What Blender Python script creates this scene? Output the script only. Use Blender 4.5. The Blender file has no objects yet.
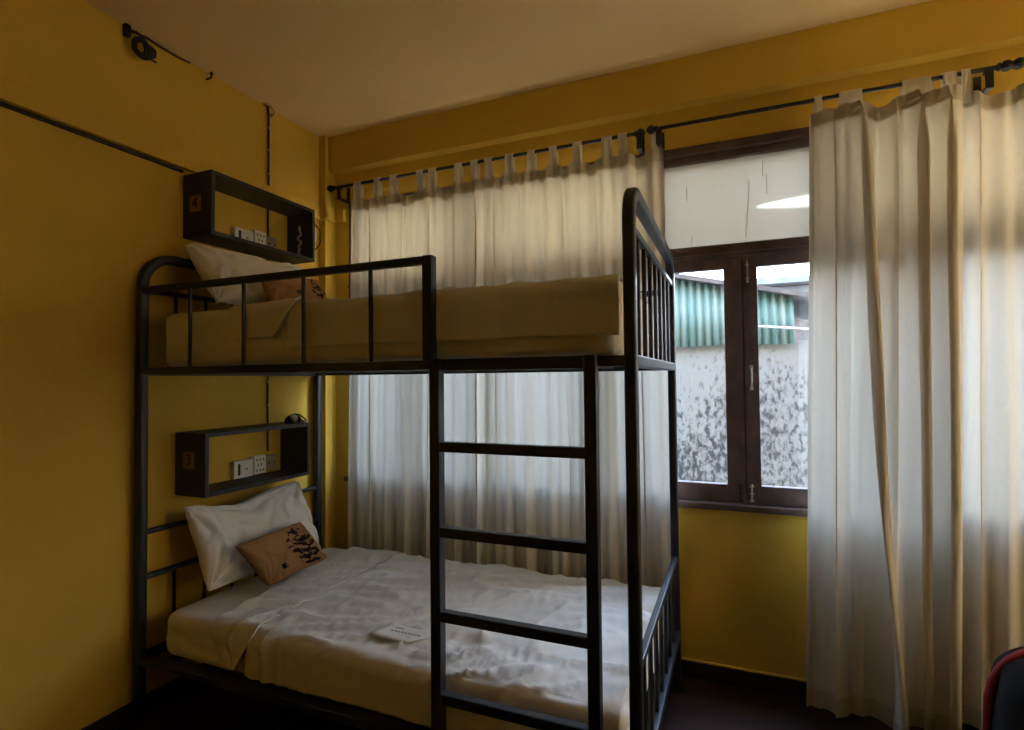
import bpy, bmesh, math, random
from mathutils import Vector, Matrix, noise, Quaternion
random.seed(4)
S = bpy.context.scene
COL = S.collection

# ------------------------------------------------------------------ materials
def mat(name, col, rough=.7, var=.0, scale=4, bump=0, bscale=60, metal=0, spec=.5, coords='Object', stain=None, detail=4):
    m = bpy.data.materials.new(name); m.use_nodes = True
    nt = m.node_tree; N = nt.nodes; L = nt.links
    b = N['Principled BSDF']
    b.inputs['Base Color'].default_value = (*col, 1)
    b.inputs['Roughness'].default_value = rough
    b.inputs['Metallic'].default_value = metal
    b.inputs['Specular IOR Level'].default_value = spec
    tc = N.new('ShaderNodeTexCoord')
    if var > 0 or stain:
        n = N.new('ShaderNodeTexNoise'); n.inputs['Scale'].default_value = scale; n.inputs['Detail'].default_value = detail
        L.new(tc.outputs[coords], n.inputs['Vector'])
        r = N.new('ShaderNodeValToRGB'); L.new(n.outputs['Fac'], r.inputs['Fac'])
        r.color_ramp.elements[0].position = .3; r.color_ramp.elements[1].position = .7
        a = stain if stain else [c*(1-var) for c in col]
        c2 = col if stain else [min(1, c*(1+var)) for c in col]
        r.color_ramp.elements[0].color = (*a, 1); r.color_ramp.elements[1].color = (*c2, 1)
        L.new(r.outputs['Color'], b.inputs['Base Color'])
    if bump > 0:
        n2 = N.new('ShaderNodeTexNoise'); n2.inputs['Scale'].default_value = bscale; n2.inputs['Detail'].default_value = 5
        L.new(tc.outputs[coords], n2.inputs['Vector'])
        bp = N.new('ShaderNodeBump'); bp.inputs['Strength'].default_value = bump; bp.inputs['Distance'].default_value = .01
        L.new(n2.outputs['Fac'], bp.inputs['Height']); L.new(bp.outputs['Normal'], b.inputs['Normal'])
    return m

M = {}
M['wall'] = mat('mustard_wall_paint', (.66, .425, .055), .75, .10, 1.6, .25, 22, spec=.3)
M['beam'] = mat('mustard_beam_paint', (.66, .425, .055), .7, .06, 2, .15, 30, spec=.3)
M['ceiling'] = mat('tan_ceiling_paint', (.86, .66, .34), .8, .07, 1.2, .15, 15, spec=.2)
M['metal'] = mat('black_bed_paint', (.010, .012, .018), .42, .2, 9, .05, 80, spec=.6)
M['shelf'] = mat('black_shelf_board', (.022, .021, .024), .5, .25, 14, .05, 90, spec=.5)
M['frame'] = mat('brown_window_wood', (.115, .072, .062), .5, .35, 12, .2, 60, spec=.45)
M['base'] = mat('black_baseboard', (.012, .010, .009), .6, .2, 6)
M['sheet'] = mat('white_sheet', (.80, .78, .76), .9, .03, 3, .12, 220, spec=.15)
M['pillow'] = mat('white_pillowcase', (.80, .79, .80), .9, .03, 3, .12, 220, spec=.15)
M['plastic'] = mat('white_plastic', (.75, .74, .70), .4)
M['darkplastic'] = mat('dark_plastic', (.02, .02, .02), .4)
M['greyplastic'] = mat('grey_plastic', (.34, .29, .20), .5, .1)
M['greyplastic2'] = mat('grey_bulb', (.38, .36, .35), .4)
M['steel'] = mat('dull_steel', (.5, .48, .45), .35, metal=.9)
M['iron'] = mat('black_iron', (.010, .010, .011), .45)
M['cable'] = mat('dark_cable', (.045, .022, .014), .6)
M['conduit'] = mat('painted_conduit', (.62, .46, .14), .6)
M['plate'] = mat('amber_number_plate', (.36, .19, .08), .6, .15, 30)
M['digit'] = mat('digit_brown', (.035, .018, .010), .6)
M['bag'] = mat('black_bag_fabric', (.007, .007, .008), .95, .2, 30, .3, 300)
M['red'] = mat('red_trim_fabric', (.26, .010, .020), .7, .1, 30)
M['slip'] = mat('white_paper', (.86, .86, .84), .5, .03)
M['ink'] = mat('grey_ink', (.30, .29, .28), .7)
M['slat'] = mat('bed_slat_board', (.025, .022, .02), .7, .2)
M['trimhem'] = M['sheet']

def floor_mat():
    m = mat('dark_plank_floor', (.035, .015, .010), .45)
    nt = m.node_tree; N = nt.nodes; L = nt.links; b = N['Principled BSDF']
    tc = N.new('ShaderNodeTexCoord'); br = N.new('ShaderNodeTexBrick')
    br.inputs['Scale'].default_value = 1; br.inputs['Brick Width'].default_value = 1.1; br.inputs['Row Height'].default_value = .09
    br.inputs['Mortar Size'].default_value = .002
    br.inputs['Color1'].default_value = (.042, .016, .011, 1); br.inputs['Color2'].default_value = (.024, .011, .009, 1); br.inputs['Mortar'].default_value = (.004, .003, .003, 1)
    L.new(tc.outputs['Object'], br.inputs['Vector'])
    n = N.new('ShaderNodeTexNoise'); n.inputs['Scale'].default_value = 3
    mp = N.new('ShaderNodeMapping'); mp.inputs['Scale'].default_value = (1, 14, 1)
    L.new(tc.outputs['Object'], mp.inputs['Vector']); L.new(mp.outputs['Vector'], n.inputs['Vector'])
    mx = N.new('ShaderNodeMix'); mx.data_type = 'RGBA'; mx.blend_type = 'MULTIPLY'; mx.inputs['Factor'].default_value = .7
    L.new(br.outputs['Color'], mx.inputs['A']); L.new(n.outputs['Color'], mx.inputs['B']); L.new(mx.outputs['Result'], b.inputs['Base Color'])
    return m
M['floor'] = floor_mat()

def fabric(name, col, trans, tcol):
    m = bpy.data.materials.new(name); m.use_nodes = True
    nt = m.node_tree; N = nt.nodes; L = nt.links; N.clear()
    out = N.new('ShaderNodeOutputMaterial'); d = N.new('ShaderNodeBsdfDiffuse'); t = N.new('ShaderNodeBsdfTranslucent'); mx = N.new('ShaderNodeMixShader')
    tc = N.new('ShaderNodeTexCoord')
    mp = N.new('ShaderNodeMapping'); mp.inputs['Scale'].default_value = (170, 170, 45)
    n = N.new('ShaderNodeTexNoise'); n.inputs['Scale'].default_value = 1; n.inputs['Detail'].default_value = 3
    mp2 = N.new('ShaderNodeMapping'); mp2.inputs['Scale'].default_value = (35, 35, 260)
    n2 = N.new('ShaderNodeTexNoise'); n2.inputs['Scale'].default_value = 1; n2.inputs['Detail'].default_value = 3
    L.new(tc.outputs['Object'], mp.inputs[0]); L.new(mp.outputs[0], n.inputs['Vector'])
    L.new(tc.outputs['Object'], mp2.inputs[0]); L.new(mp2.outputs[0], n2.inputs['Vector'])
    ad = N.new('ShaderNodeMath'); ad.operation = 'ADD'; L.new(n.outputs['Fac'], ad.inputs[0]); L.new(n2.outputs['Fac'], ad.inputs[1])
    r = N.new('ShaderNodeValToRGB'); L.new(ad.outputs[0], r.inputs['Fac'])
    mr = N.new('ShaderNodeMapRange'); mr.inputs['From Min'].default_value = .7; mr.inputs['From Max'].default_value = 1.3
    L.new(ad.outputs[0], mr.inputs['Value']); L.new(mr.outputs[0], r.inputs['Fac'])
    r.color_ramp.elements[0].color = (*[c*.82 for c in tcol], 1); r.color_ramp.elements[1].color = (*tcol, 1)
    L.new(r.outputs[0], t.inputs['Color']); d.inputs['Color'].default_value = (*col, 1)
    mx.inputs[0].default_value = trans; L.new(d.outputs[0], mx.inputs[1]); L.new(t.outputs[0], mx.inputs[2]); L.new(mx.outputs[0], out.inputs[0])
    return m
M['curtain'] = fabric('white_linen_curtain', (.76, .70, .61), .25, (.62, .56, .46))
M['hem'] = fabric('doubled_linen_hem', (.62, .57, .48), .20, (.50, .42, .30))

def cushion_mat(cx, cy, sx, sy, seed):
    """tan cushion cloth with a printed dark floral spray; UV based"""
    m = mat('tan_floral_cushion_cloth', (.42, .205, .095), .9, spec=.15)
    nt = m.node_tree; N = nt.nodes; L = nt.links; b = N['Principled BSDF']
    uv = N.new('ShaderNodeTexCoord')
    n0 = N.new('ShaderNodeTexNoise'); n0.inputs['Scale'].default_value = 3; L.new(uv.outputs['UV'], n0.inputs['Vector'])
    base = N.new('ShaderNodeValToRGB'); base.color_ramp.elements[0].color = (.27, .145, .060, 1); base.color_ramp.elements[1].color = (.40, .225, .105, 1); L.new(n0.outputs['Fac'], base.inputs['Fac'])
    def blob(cx, cy, sx, sy):
        mp = N.new('ShaderNodeMapping'); mp.vector_type = 'POINT'
        mp.inputs['Location'].default_value = (-cx/sx, -cy/sy, 0); mp.inputs['Scale'].default_value = (1/sx, 1/sy, 0)
        L.new(uv.outputs['UV'], mp.inputs[0])
        g = N.new('ShaderNodeVectorMath'); g.operation = 'LENGTH'; L.new(mp.outputs[0], g.inputs[0])
        mr = N.new('ShaderNodeMapRange'); mr.inputs['From Min'].default_value = .45; mr.inputs['From Max'].default_value = 1.0
        mr.inputs['To Min'].default_value = 1; mr.inputs['To Max'].default_value = 0
        L.new(g.outputs['Value'], mr.inputs['Value']); return mr
    b1 = blob(cx, cy, sx, sy); b2 = blob(cx-.03, cy+.30, .06, .08); b3 = blob(cx-.42, cy-.22, .07, .09)
    mxx = N.new('ShaderNodeMath'); mxx.operation = 'MAXIMUM'; L.new(b1.outputs[0], mxx.inputs[0]); L.new(b2.outputs[0], mxx.inputs[1])
    mxy = N.new('ShaderNodeMath'); mxy.operation = 'MAXIMUM'; L.new(mxx.outputs[0], mxy.inputs[0]); L.new(b3.outputs[0], mxy.inputs[1])
    vo = N.new('ShaderNodeTexVoronoi'); vo.inputs['Scale'].default_value = 11; vo.feature = 'F1'; L.new(uv.outputs['UV'], vo.inputs['Vector'])
    nz = N.new('ShaderNodeTexNoise'); nz.inputs['Scale'].default_value = 13+seed; nz.inputs['Detail'].default_value = 3; L.new(uv.outputs['UV'], nz.inputs['Vector'])
    s1 = N.new('ShaderNodeMath'); s1.operation = 'MULTIPLY_ADD'; s1.inputs[1].default_value = 1.5; L.new(nz.outputs['Fac'], s1.inputs[0]); s1.inputs[2].default_value = -.3
    s2 = N.new('ShaderNodeMath'); s2.operation = 'SUBTRACT'; L.new(s1.outputs[0], s2.inputs[0])
    s3 = N.new('ShaderNodeMath'); s3.operation = 'MULTIPLY'; s3.inputs[1].default_value = .5; L.new(vo.outputs['Distance'], s3.inputs[0]); L.new(s3.outputs[0], s2.inputs[1])
    s4 = N.new('ShaderNodeMath'); s4.operation = 'MULTIPLY'; L.new(s2.outputs[0], s4.inputs[0]); L.new(mxy.outputs[0], s4.inputs[1])
    rp = N.new('ShaderNodeValToRGB'); rp.color_ramp.elements[0].position = .085; rp.color_ramp.elements[1].position = .15; L.new(s4.outputs[0], rp.inputs['Fac'])
    mix = N.new('ShaderNodeMix'); mix.data_type = 'RGBA'; L.new(rp.outputs['Color'], mix.inputs['Factor']); L.new(base.outputs[0], mix.inputs['A'])
    mix.inputs['B'].default_value = (.016, .012, .016, 1); L.new(mix.outputs['Result'], b.inputs['Base Color'])
    return m

def glass_mat():
    m = bpy.data.materials.new('clear_pane'); m.use_nodes = True; nt = m.node_tree; N = nt.nodes; L = nt.links; N.clear()
    out = N.new('ShaderNodeOutputMaterial'); t = N.new('ShaderNodeBsdfTransparent'); g = N.new('ShaderNodeBsdfGlossy'); g.inputs['Roughness'].default_value = .03
    t.inputs[0].default_value = (.95, .97, .97, 1); g.inputs[0].default_value = (.9, .9, .9, 1)
    mx = N.new('ShaderNodeMixShader'); mx.inputs[0].default_value = .05
    L.new(t.outputs[0], mx.inputs[1]); L.new(g.outputs[0], mx.inputs[2]); L.new(mx.outputs[0], out.inputs[0]); return m
M['glass'] = glass_mat()

def painted_glass():
    """glass pane painted over with cream paint, dried drips and a streak of light put into its colour"""
    m = bpy.data.materials.new('cream_painted_pane'); m.use_nodes = True; nt = m.node_tree; N = nt.nodes; L = nt.links; N.clear()
    out = N.new('ShaderNodeOutputMaterial'); d = N.new('ShaderNodeBsdfDiffuse'); t = N.new('ShaderNodeBsdfTranslucent'); mx = N.new('ShaderNodeMixShader')
    tc = N.new('ShaderNodeTexCoord')
    n = N.new('ShaderNodeTexNoise'); n.inputs['Scale'].default_value = 2.2; n.inputs['Detail'].default_value = 3; L.new(tc.outputs['Object'], n.inputs['Vector'])
    r = N.new('ShaderNodeValToRGB'); r.color_ramp.elements[0].color = (.50, .45, .36, 1); r.color_ramp.elements[1].color = (.58, .55, .49, 1); L.new(n.outputs['Fac'], r.inputs['Fac'])
    L.new(r.outputs[0], t.inputs['Color']); L.new(r.outputs[0], d.inputs['Color'])
    # bright light streak, painted in as a paler, more translucent wedge
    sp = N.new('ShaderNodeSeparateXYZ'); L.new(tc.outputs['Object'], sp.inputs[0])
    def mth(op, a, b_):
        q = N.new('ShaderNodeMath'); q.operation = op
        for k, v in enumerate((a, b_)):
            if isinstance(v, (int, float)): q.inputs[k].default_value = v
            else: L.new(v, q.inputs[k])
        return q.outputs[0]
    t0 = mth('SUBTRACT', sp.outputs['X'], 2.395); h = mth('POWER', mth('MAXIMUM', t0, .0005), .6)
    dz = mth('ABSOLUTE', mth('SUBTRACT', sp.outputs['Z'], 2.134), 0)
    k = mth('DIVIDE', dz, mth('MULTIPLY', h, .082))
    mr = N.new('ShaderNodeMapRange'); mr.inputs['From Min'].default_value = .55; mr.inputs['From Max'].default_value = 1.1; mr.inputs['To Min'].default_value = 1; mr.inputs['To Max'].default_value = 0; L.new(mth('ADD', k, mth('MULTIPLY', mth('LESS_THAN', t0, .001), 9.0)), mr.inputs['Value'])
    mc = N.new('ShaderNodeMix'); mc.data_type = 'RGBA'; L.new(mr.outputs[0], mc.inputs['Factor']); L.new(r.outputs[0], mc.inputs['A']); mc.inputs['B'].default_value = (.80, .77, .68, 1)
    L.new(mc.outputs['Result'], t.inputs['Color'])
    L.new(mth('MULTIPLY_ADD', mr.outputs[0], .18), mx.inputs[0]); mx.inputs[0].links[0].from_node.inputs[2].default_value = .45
    L.new(d.outputs[0], mx.inputs[1]); L.new(t.outputs[0], mx.inputs[2]); L.new(mx.outputs[0], out.inputs[0]); return m
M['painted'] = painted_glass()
def simple_trans(name, col, f):
    m = bpy.data.materials.new(name); m.use_nodes = True; nt = m.node_tree; N = nt.nodes; L = nt.links; N.clear()
    out = N.new('ShaderNodeOutputMaterial'); d = N.new('ShaderNodeBsdfDiffuse'); t = N.new('ShaderNodeBsdfTranslucent'); mx = N.new('ShaderNodeMixShader')
    n = N.new('ShaderNodeTexNoise'); n.inputs['Scale'].default_value = 6
    r = N.new('ShaderNodeValToRGB'); r.color_ramp.elements[0].color = (*[c*.92 for c in col], 1); r.color_ramp.elements[1].color = (*col, 1); L.new(n.outputs['Fac'], r.inputs['Fac'])
    L.new(r.outputs[0], t.inputs[0]); L.new(r.outputs[0], d.inputs[0]); mx.inputs[0].default_value = f
    L.new(d.outputs[0], mx.inputs[1]); L.new(t.outputs[0], mx.inputs[2]); L.new(mx.outputs[0], out.inputs[0]); return m
M['amber'] = simple_trans('warm_fill_pane', (.95, .80, .56), .62)  # diffusing pane of the added fill window, warms the sky light
M['cream'] = simple_trans('cream_ribbed_glass', (.92, .84, .68), .80)
M['lightstreak'] = simple_trans('painted_light_streak', (.92, .90, .82), .8)  # pale pane colour standing in for a streak of light
M['drip'] = simple_trans('dried_drip', (.40, .34, .20), .4)

def mould_wall():
    m = mat('mouldy_white_render', (.32, .32, .33), .95, spec=.1)
    nt = m.node_tree; N = nt.nodes; L = nt.links; b = N['Principled BSDF']
    tc = N.new('ShaderNodeTexCoord')
    n = N.new('ShaderNodeTexNoise'); n.inputs['Scale'].default_value = 1; n.inputs['Detail'].default_value = 6; n.inputs['Roughness'].default_value = .65; mpv = N.new('ShaderNodeMapping'); mpv.inputs['Scale'].default_value = (26, 26, 15); L.new(tc.outputs['Object'], mpv.inputs[0]); L.new(mpv.outputs[0], n.inputs['Vector'])
    big = N.new('ShaderNodeTexNoise'); big.inputs['Scale'].default_value = 1.4; big.inputs['Detail'].default_value = 2; L.new(tc.outputs['Object'], big.inputs['Vector'])
    sp = N.new('ShaderNodeSeparateXYZ'); L.new(tc.outputs['Object'], sp.inputs[0])
    g = N.new('ShaderNodeMapRange'); g.inputs['From Min'].default_value = 1.7; g.inputs['From Max'].default_value = .1; g.inputs['To Min'].default_value = -.045; g.inputs['To Max'].default_value = .14
    L.new(sp.outputs['Z'], g.inputs['Value'])
    a = N.new('ShaderNodeMath'); a.operation = 'ADD'; L.new(n.outputs['Fac'], a.inputs[0]); L.new(g.outputs[0], a.inputs[1])
    a2 = N.new('ShaderNodeMath'); a2.operation = 'MULTIPLY_ADD'; a2.inputs[1].default_value = .5; L.new(big.outputs['Fac'], a2.inputs[0]); L.new(a.outputs[0], a2.inputs[2])
    r = N.new('ShaderNodeValToRGB'); L.new(a2.outputs[0], r.inputs['Fac'])
    r.color_ramp.elements[0].position = .80; r.color_ramp.elements[0].color = (.132, .124, .115, 1)
    r.color_ramp.elements[1].position = .93; r.color_ramp.elements[1].color = (.03, .03, .03, 1)
    L.new(r.outputs[0], b.inputs['Base Color']); return m
M['mould'] = mould_wall()
def teal_sheet():
    m = mat('weathered_teal_sheet', (.10, .30, .32), .6)
    nt = m.node_tree; N = nt.nodes; L = nt.links; b = N['Principled BSDF']
    tc = N.new('ShaderNodeTexCoord'); mp = N.new('ShaderNodeMapping'); mp.inputs['Scale'].default_value = (14, 1, 1.6); L.new(tc.outputs['Object'], mp.inputs[0])
    n = N.new('ShaderNodeTexNoise'); n.inputs['Scale'].default_value = 1; n.inputs['Detail'].default_value = 3; L.new(mp.outputs[0], n.inputs['Vector'])
    r = N.new('ShaderNodeValToRGB'); r.color_ramp.elements[0].position = .3; r.color_ramp.elements[1].position = .72
    r.color_ramp.elements[0].color = (.045, .105, .098, 1); r.color_ramp.elements[1].color = (.115, .148, .130, 1); L.new(n.outputs['Fac'], r.inputs['Fac'])
    L.new(r.outputs[0], b.inputs['Base Color']); return m
M['teal'] = teal_sheet()
M['rust'] = mat('weathered_roof_edge', (.05, .038, .036), .8, .5, 9)
M['roof'] = mat('pale_grey_roof', (.09, .095, .10), .8, .3, 5)
M['pale'] = mat('pale_render', (.15, .16, .17), .9, .1, 3)
M['yard'] = mat('concrete_yard', (.16, .155, .15), .9, .2, 2)
M['whitepipe'] = mat('white_pipe', (.30, .30, .29), .5)

# ------------------------------------------------------------------ mesh helpers
def bx(bm, lo, hi, bev=0.0, seg=2):
    lo, hi = Vector(lo), Vector(hi)
    vs = [bm.verts.new((x, y, z)) for x in (lo.x, hi.x) for y in (lo.y, hi.y) for z in (lo.z, hi.z)]
    F = [(0, 1, 3, 2), (4, 6, 7, 5), (0, 4, 5, 1), (2, 3, 7, 6), (0, 2, 6, 4), (1, 5, 7, 3)]
    fs = [bm.faces.new([vs[i] for i in f]) for f in F]
    if bev > 0:
        es = list({e for f in fs for e in f.edges})
        bmesh.ops.bevel(bm, geom=es, offset=bev, segments=seg, affect='EDGES', profile=.6)
    return bm

def box(lo, hi, bev=0.0, seg=2):
    return bx(bmesh.new(), lo, hi, bev, seg)

def sweep(bm, pts, prof, closed=False, up=Vector((0, 0, 1)), caps=True):
    """sweep a 2D profile along points with rotation-minimising frames"""
    pts = [Vector(p) for p in pts]; n = len(pts); rings = []
    t0 = (pts[1]-pts[0]).normalized()
    u = up - t0*up.dot(t0)
    if u.length < 1e-4: u = Vector((1, 0, 0)) - t0*t0.x
    u.normalize(); pt = t0
    for i in range(n):
        if closed: t = (pts[(i+1) % n]-pts[i-1]).normalized()
        elif i == 0: t = t0
        elif i == n-1: t = (pts[-1]-pts[-2]).normalized()
        else: t = ((pts[i+1]-pts[i]).normalized()+(pts[i]-pts[i-1]).normalized()).normalized()
        u = pt.rotation_difference(t) @ u; u = (u-t*u.dot(t)).normalized(); pt = t
        w = t.cross(u)
        k = 1.0
        if 0 < i < n-1 and not closed:
            c = (pts[i+1]-pts[i]).normalized().dot(t); k = 1/max(c, .5)
        rings.append([bm.verts.new(pts[i]+w*a*(1)+u*b*(1)) for a, b in prof])
    m = len(prof)
    for i in range(n if closed else n-1):
        A, B = rings[i], rings[(i+1) % n]
        for j in range(m):
            bm.faces.new((A[j], A[(j+1) % m], B[(j+1) % m], B[j]))
    if caps and not closed:
        bm.faces.new(rings[0][::-1]); bm.faces.new(rings[-1])
    return bm

def circ(r, n=10): return [(r*math.cos(2*math.pi*i/n), r*math.sin(2*math.pi*i/n)) for i in range(n)]
def rsq(w, h, r=.006, n=3):
    o = []
    for cx, cy, a0 in ((w/2-r, h/2-r, 0), (-w/2+r, h/2-r, 90), (-w/2+r, -h/2+r, 180), (w/2-r, -h/2+r, 270)):
        for k in range(n+1):
            a = math.radians(a0+90*k/n); o.append((cx+r*math.cos(a), cy+r*math.sin(a)))
    return o

def obj(name, bm, m, parent=None, smooth=False, bevel_mod=0):
    bmesh.ops.recalc_face_normals(bm, faces=bm.faces)
    me = bpy.data.meshes.new(name); bm.to_mesh(me); bm.free()
    me.materials.append(m)
    if smooth:
        for p in me.polygons: p.use_smooth = True
    o = bpy.data.objects.new(name, me); COL.objects.link(o)
    if parent: o.parent = parent; o.matrix_parent_inverse = parent.matrix_world.inverted()
    return o
def smooth_angle(o, ang=40):
    for p in o.data.polygons: p.use_smooth = True
    try: o.data.set_sharp_from_angle(angle=math.radians(ang))
    except Exception: pass
    return o
def tag(o, label=None, cat=None, group=None, kind=None):
    if label: o['label'] = label
    if cat: o['category'] = cat
    if group: o['group'] = group
    if kind: o['kind'] = kind
    return o
def thing(name, label, cat, loc=(0, 0, 0), group=None):
    o = bpy.data.objects.new(name, None); COL.objects.link(o); o.location = loc
    bpy.context.view_layer.update()
    return tag(o, label, cat, group)
def struct(name, bm, m, parent=None, smooth=False):
    o = obj(name, bm, m, parent, smooth)
    if not parent: o['kind'] = 'structure'
    return o
def text_mesh(name, txt, size, mtx, m, parent):
    c = bpy.data.curves.new(name, 'FONT'); c.body = txt; c.size = size; c.extrude = .0012; c.align_x = 'CENTER'; c.align_y = 'CENTER'; c.offset = .0012
    t = bpy.data.objects.new(name, c); COL.objects.link(t)
    bpy.context.view_layer.update()
    me = bpy.data.meshes.new_from_object(t.evaluated_get(bpy.context.evaluated_depsgraph_get()))
    bpy.data.objects.remove(t)
    me.transform(mtx); me.materials.clear(); me.materials.append(m)
    o = bpy.data.objects.new(name, me); COL.objects.link(o); o.parent = parent; o.matrix_parent_inverse = parent.matrix_world.inverted()
    return o

# ------------------------------------------------------------------ room shell
RX, RY, H, WY = 4.35, -4.3, 2.836, .04          # right wall x, back wall y, ceiling, window wall plane
WX0, WX1, WZ0, WZ1 = .15, 4.20, .765, 2.441     # window opening
struct('floor', box((-.15, RY-.15, -.1), (RX+.15, .19, 0)), M['floor'])
struct('ceiling', box((-.15, RY-.15, H), (RX+.15, .19, H+.12)), M['ceiling'])
struct('wall_left', box((-.15, RY-.15, 0), (0, .19, H)), M['wall'])
struct('wall_back', box((0, RY-.15, 0), (RX, RY, H)), M['wall'])
B0, B1, BZ0, BZ1 = -1.45, -.30, .55, 2.40       # unseen window added to the right wall for soft fill light
b = bmesh.new()
bx(b, (RX, RY-.15, 0), (RX+.15, .19, BZ0)); bx(b, (RX, RY-.15, BZ1), (RX+.15, .19, H)); bx(b, (RX, RY-.15, BZ0), (RX+.15, B0, BZ1)); bx(b, (RX, B1, BZ0), (RX+.15, .19, BZ1))
struct('wall_right', b, M['wall'])
w2 = bpy.data.objects.new('added_fill_window', None); COL.objects.link(w2); w2.location = (RX+.07, (B0+B1)/2, BZ0); w2['kind'] = 'structure'
bpy.context.view_layer.update()
b = bmesh.new()
for y in (B0, (B0+B1)/2-.025, B1-.05): bx(b, (RX+.04, y, BZ0), (RX+.12, y+.05, BZ1), .004)
bx(b, (RX+.04, B0, BZ0), (RX+.12, B1, BZ0+.05), .004); bx(b, (RX+.04, B0, BZ1-.05), (RX+.12, B1, BZ1), .004)
obj('window_frame', b, M['frame'], w2)
obj('fill_pane', box((RX+.080, B0+.03, BZ0+.03), (RX+.085, B1-.03, BZ1-.03)), M['amber'], w2)
b = bmesh.new()
bx(b, (0, WY, 0), (RX, .19, WZ0)); bx(b, (0, WY, WZ1), (RX, .19, H))
bx(b, (0, WY, WZ0), (WX0, .19, WZ1)); bx(b, (WX1, WY, WZ0), (RX, .19, WZ1))
struct('wall_front', b, M['wall'])
# beam above the curtains, pilaster in the corner
struct('trim_1', box((0.05, -.025, 2.624), (RX, WY, H), .004), M['beam'])
struct('trim_2', box((0, -.05, 0), (.05, WY, H), .003), M['beam'])
b = bmesh.new(); bx(b, (0, RY, 2.325), (.030, -.05, 2.402), .004); bx(b, (0, -.072, 2.325), (.072, -.05, 2.402), .004); bx(b, (.05, -.072, 2.325), (.072, WY, 2.402), .003)
bx(b, (.072, .012, 2.325), (.13, WY, 2.402), .003)
struct('trim_3', b, M['beam'])
struct('trim_4', box((0, RY, 2.308), (.012, -.918, 2.323), .004), M['cable'])
struct('baseboard_front', box((.05, .022, 0), (RX, WY, .070), .004), M['base'])
struct('trim_5', box((.05, .026, .0705), (RX, WY, .077), .002), M['beam'])
struct('baseboard_left', box((0, RY, 0), (.014, -.05, .07), .004), M['base'])

# ------------------------------------------------------------------ window
win = bpy.data.objects.new('window_1', None); COL.objects.link(win); win.location = ((WX0+WX1)/2, .1, WZ0); win['kind'] = 'structure'
bpy.context.view_layer.update()
b = bmesh.new()
bx(b, (WX0, .032, 2.404), (WX1, .17, WZ1), .003)          # head
bx(b, (WX0, .060, 2.372), (WX1, .14, 2.404), .003)
bx(b, (WX0, .036, 1.909), (WX1, .15, 1.969), .004)        # transom bar
bx(b, (WX0, .024, 1.925), (WX1, .06, 1.934), .002)
bx(b, (WX0, .036, WZ0), (WX1, .17, .800), .004)           # bottom rail
bx(b, (WX0, .036, .800), (WX0+.035, .15, 2.404), .004)
bx(b, (WX1-.035, .036, .800), (WX1, .15, 2.404), .004)
for px in (1.70, 2.957, 3.585):
    bx(b, (px-.03, .040, .800), (px+.03, .15, 1.909), .003)
for px in (.98, 1.955, 2.668, 3.585): bx(b, (px-.028, .040, 1.969), (px+.028, .15, 2.404), .003)
obj('window_frame', b, M['frame'], win)
obj('window_sill', box((WX0-.02, .012, .768), (WX1+.02, .036, .797), .005), M['frame'], win)
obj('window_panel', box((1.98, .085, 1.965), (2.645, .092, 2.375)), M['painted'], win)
for xa, xb_ in ((WX0+.03, .955), (1.005, 1.93), (2.69, 3.56), (3.61, WX1-.03)):
    obj('glass_pane', box((xa, .086, 1.965), (xb_, .090, 2.375)), M['cream'], win)
b = bmesh.new()
for x, z0, z1, w, lean in ((2.36, 2.0, 2.26, .006, .03), (2.44, 2.19, 2.275, .0045, 0), (2.425, 2.27, 2.34, .0045, 0), (2.095, 2.2, 2.265, .004, 0), (2.115, 1.99, 2.03, .004, .005)):
    sweep(b, [(x-lean*.4, .084, z0), (x, .084, (z0+z1)/2), (x+lean*.3, .084, z1)], rsq(w, .002, .0008, 1))
obj('paint_drip', b, M['drip'], win)

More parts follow.
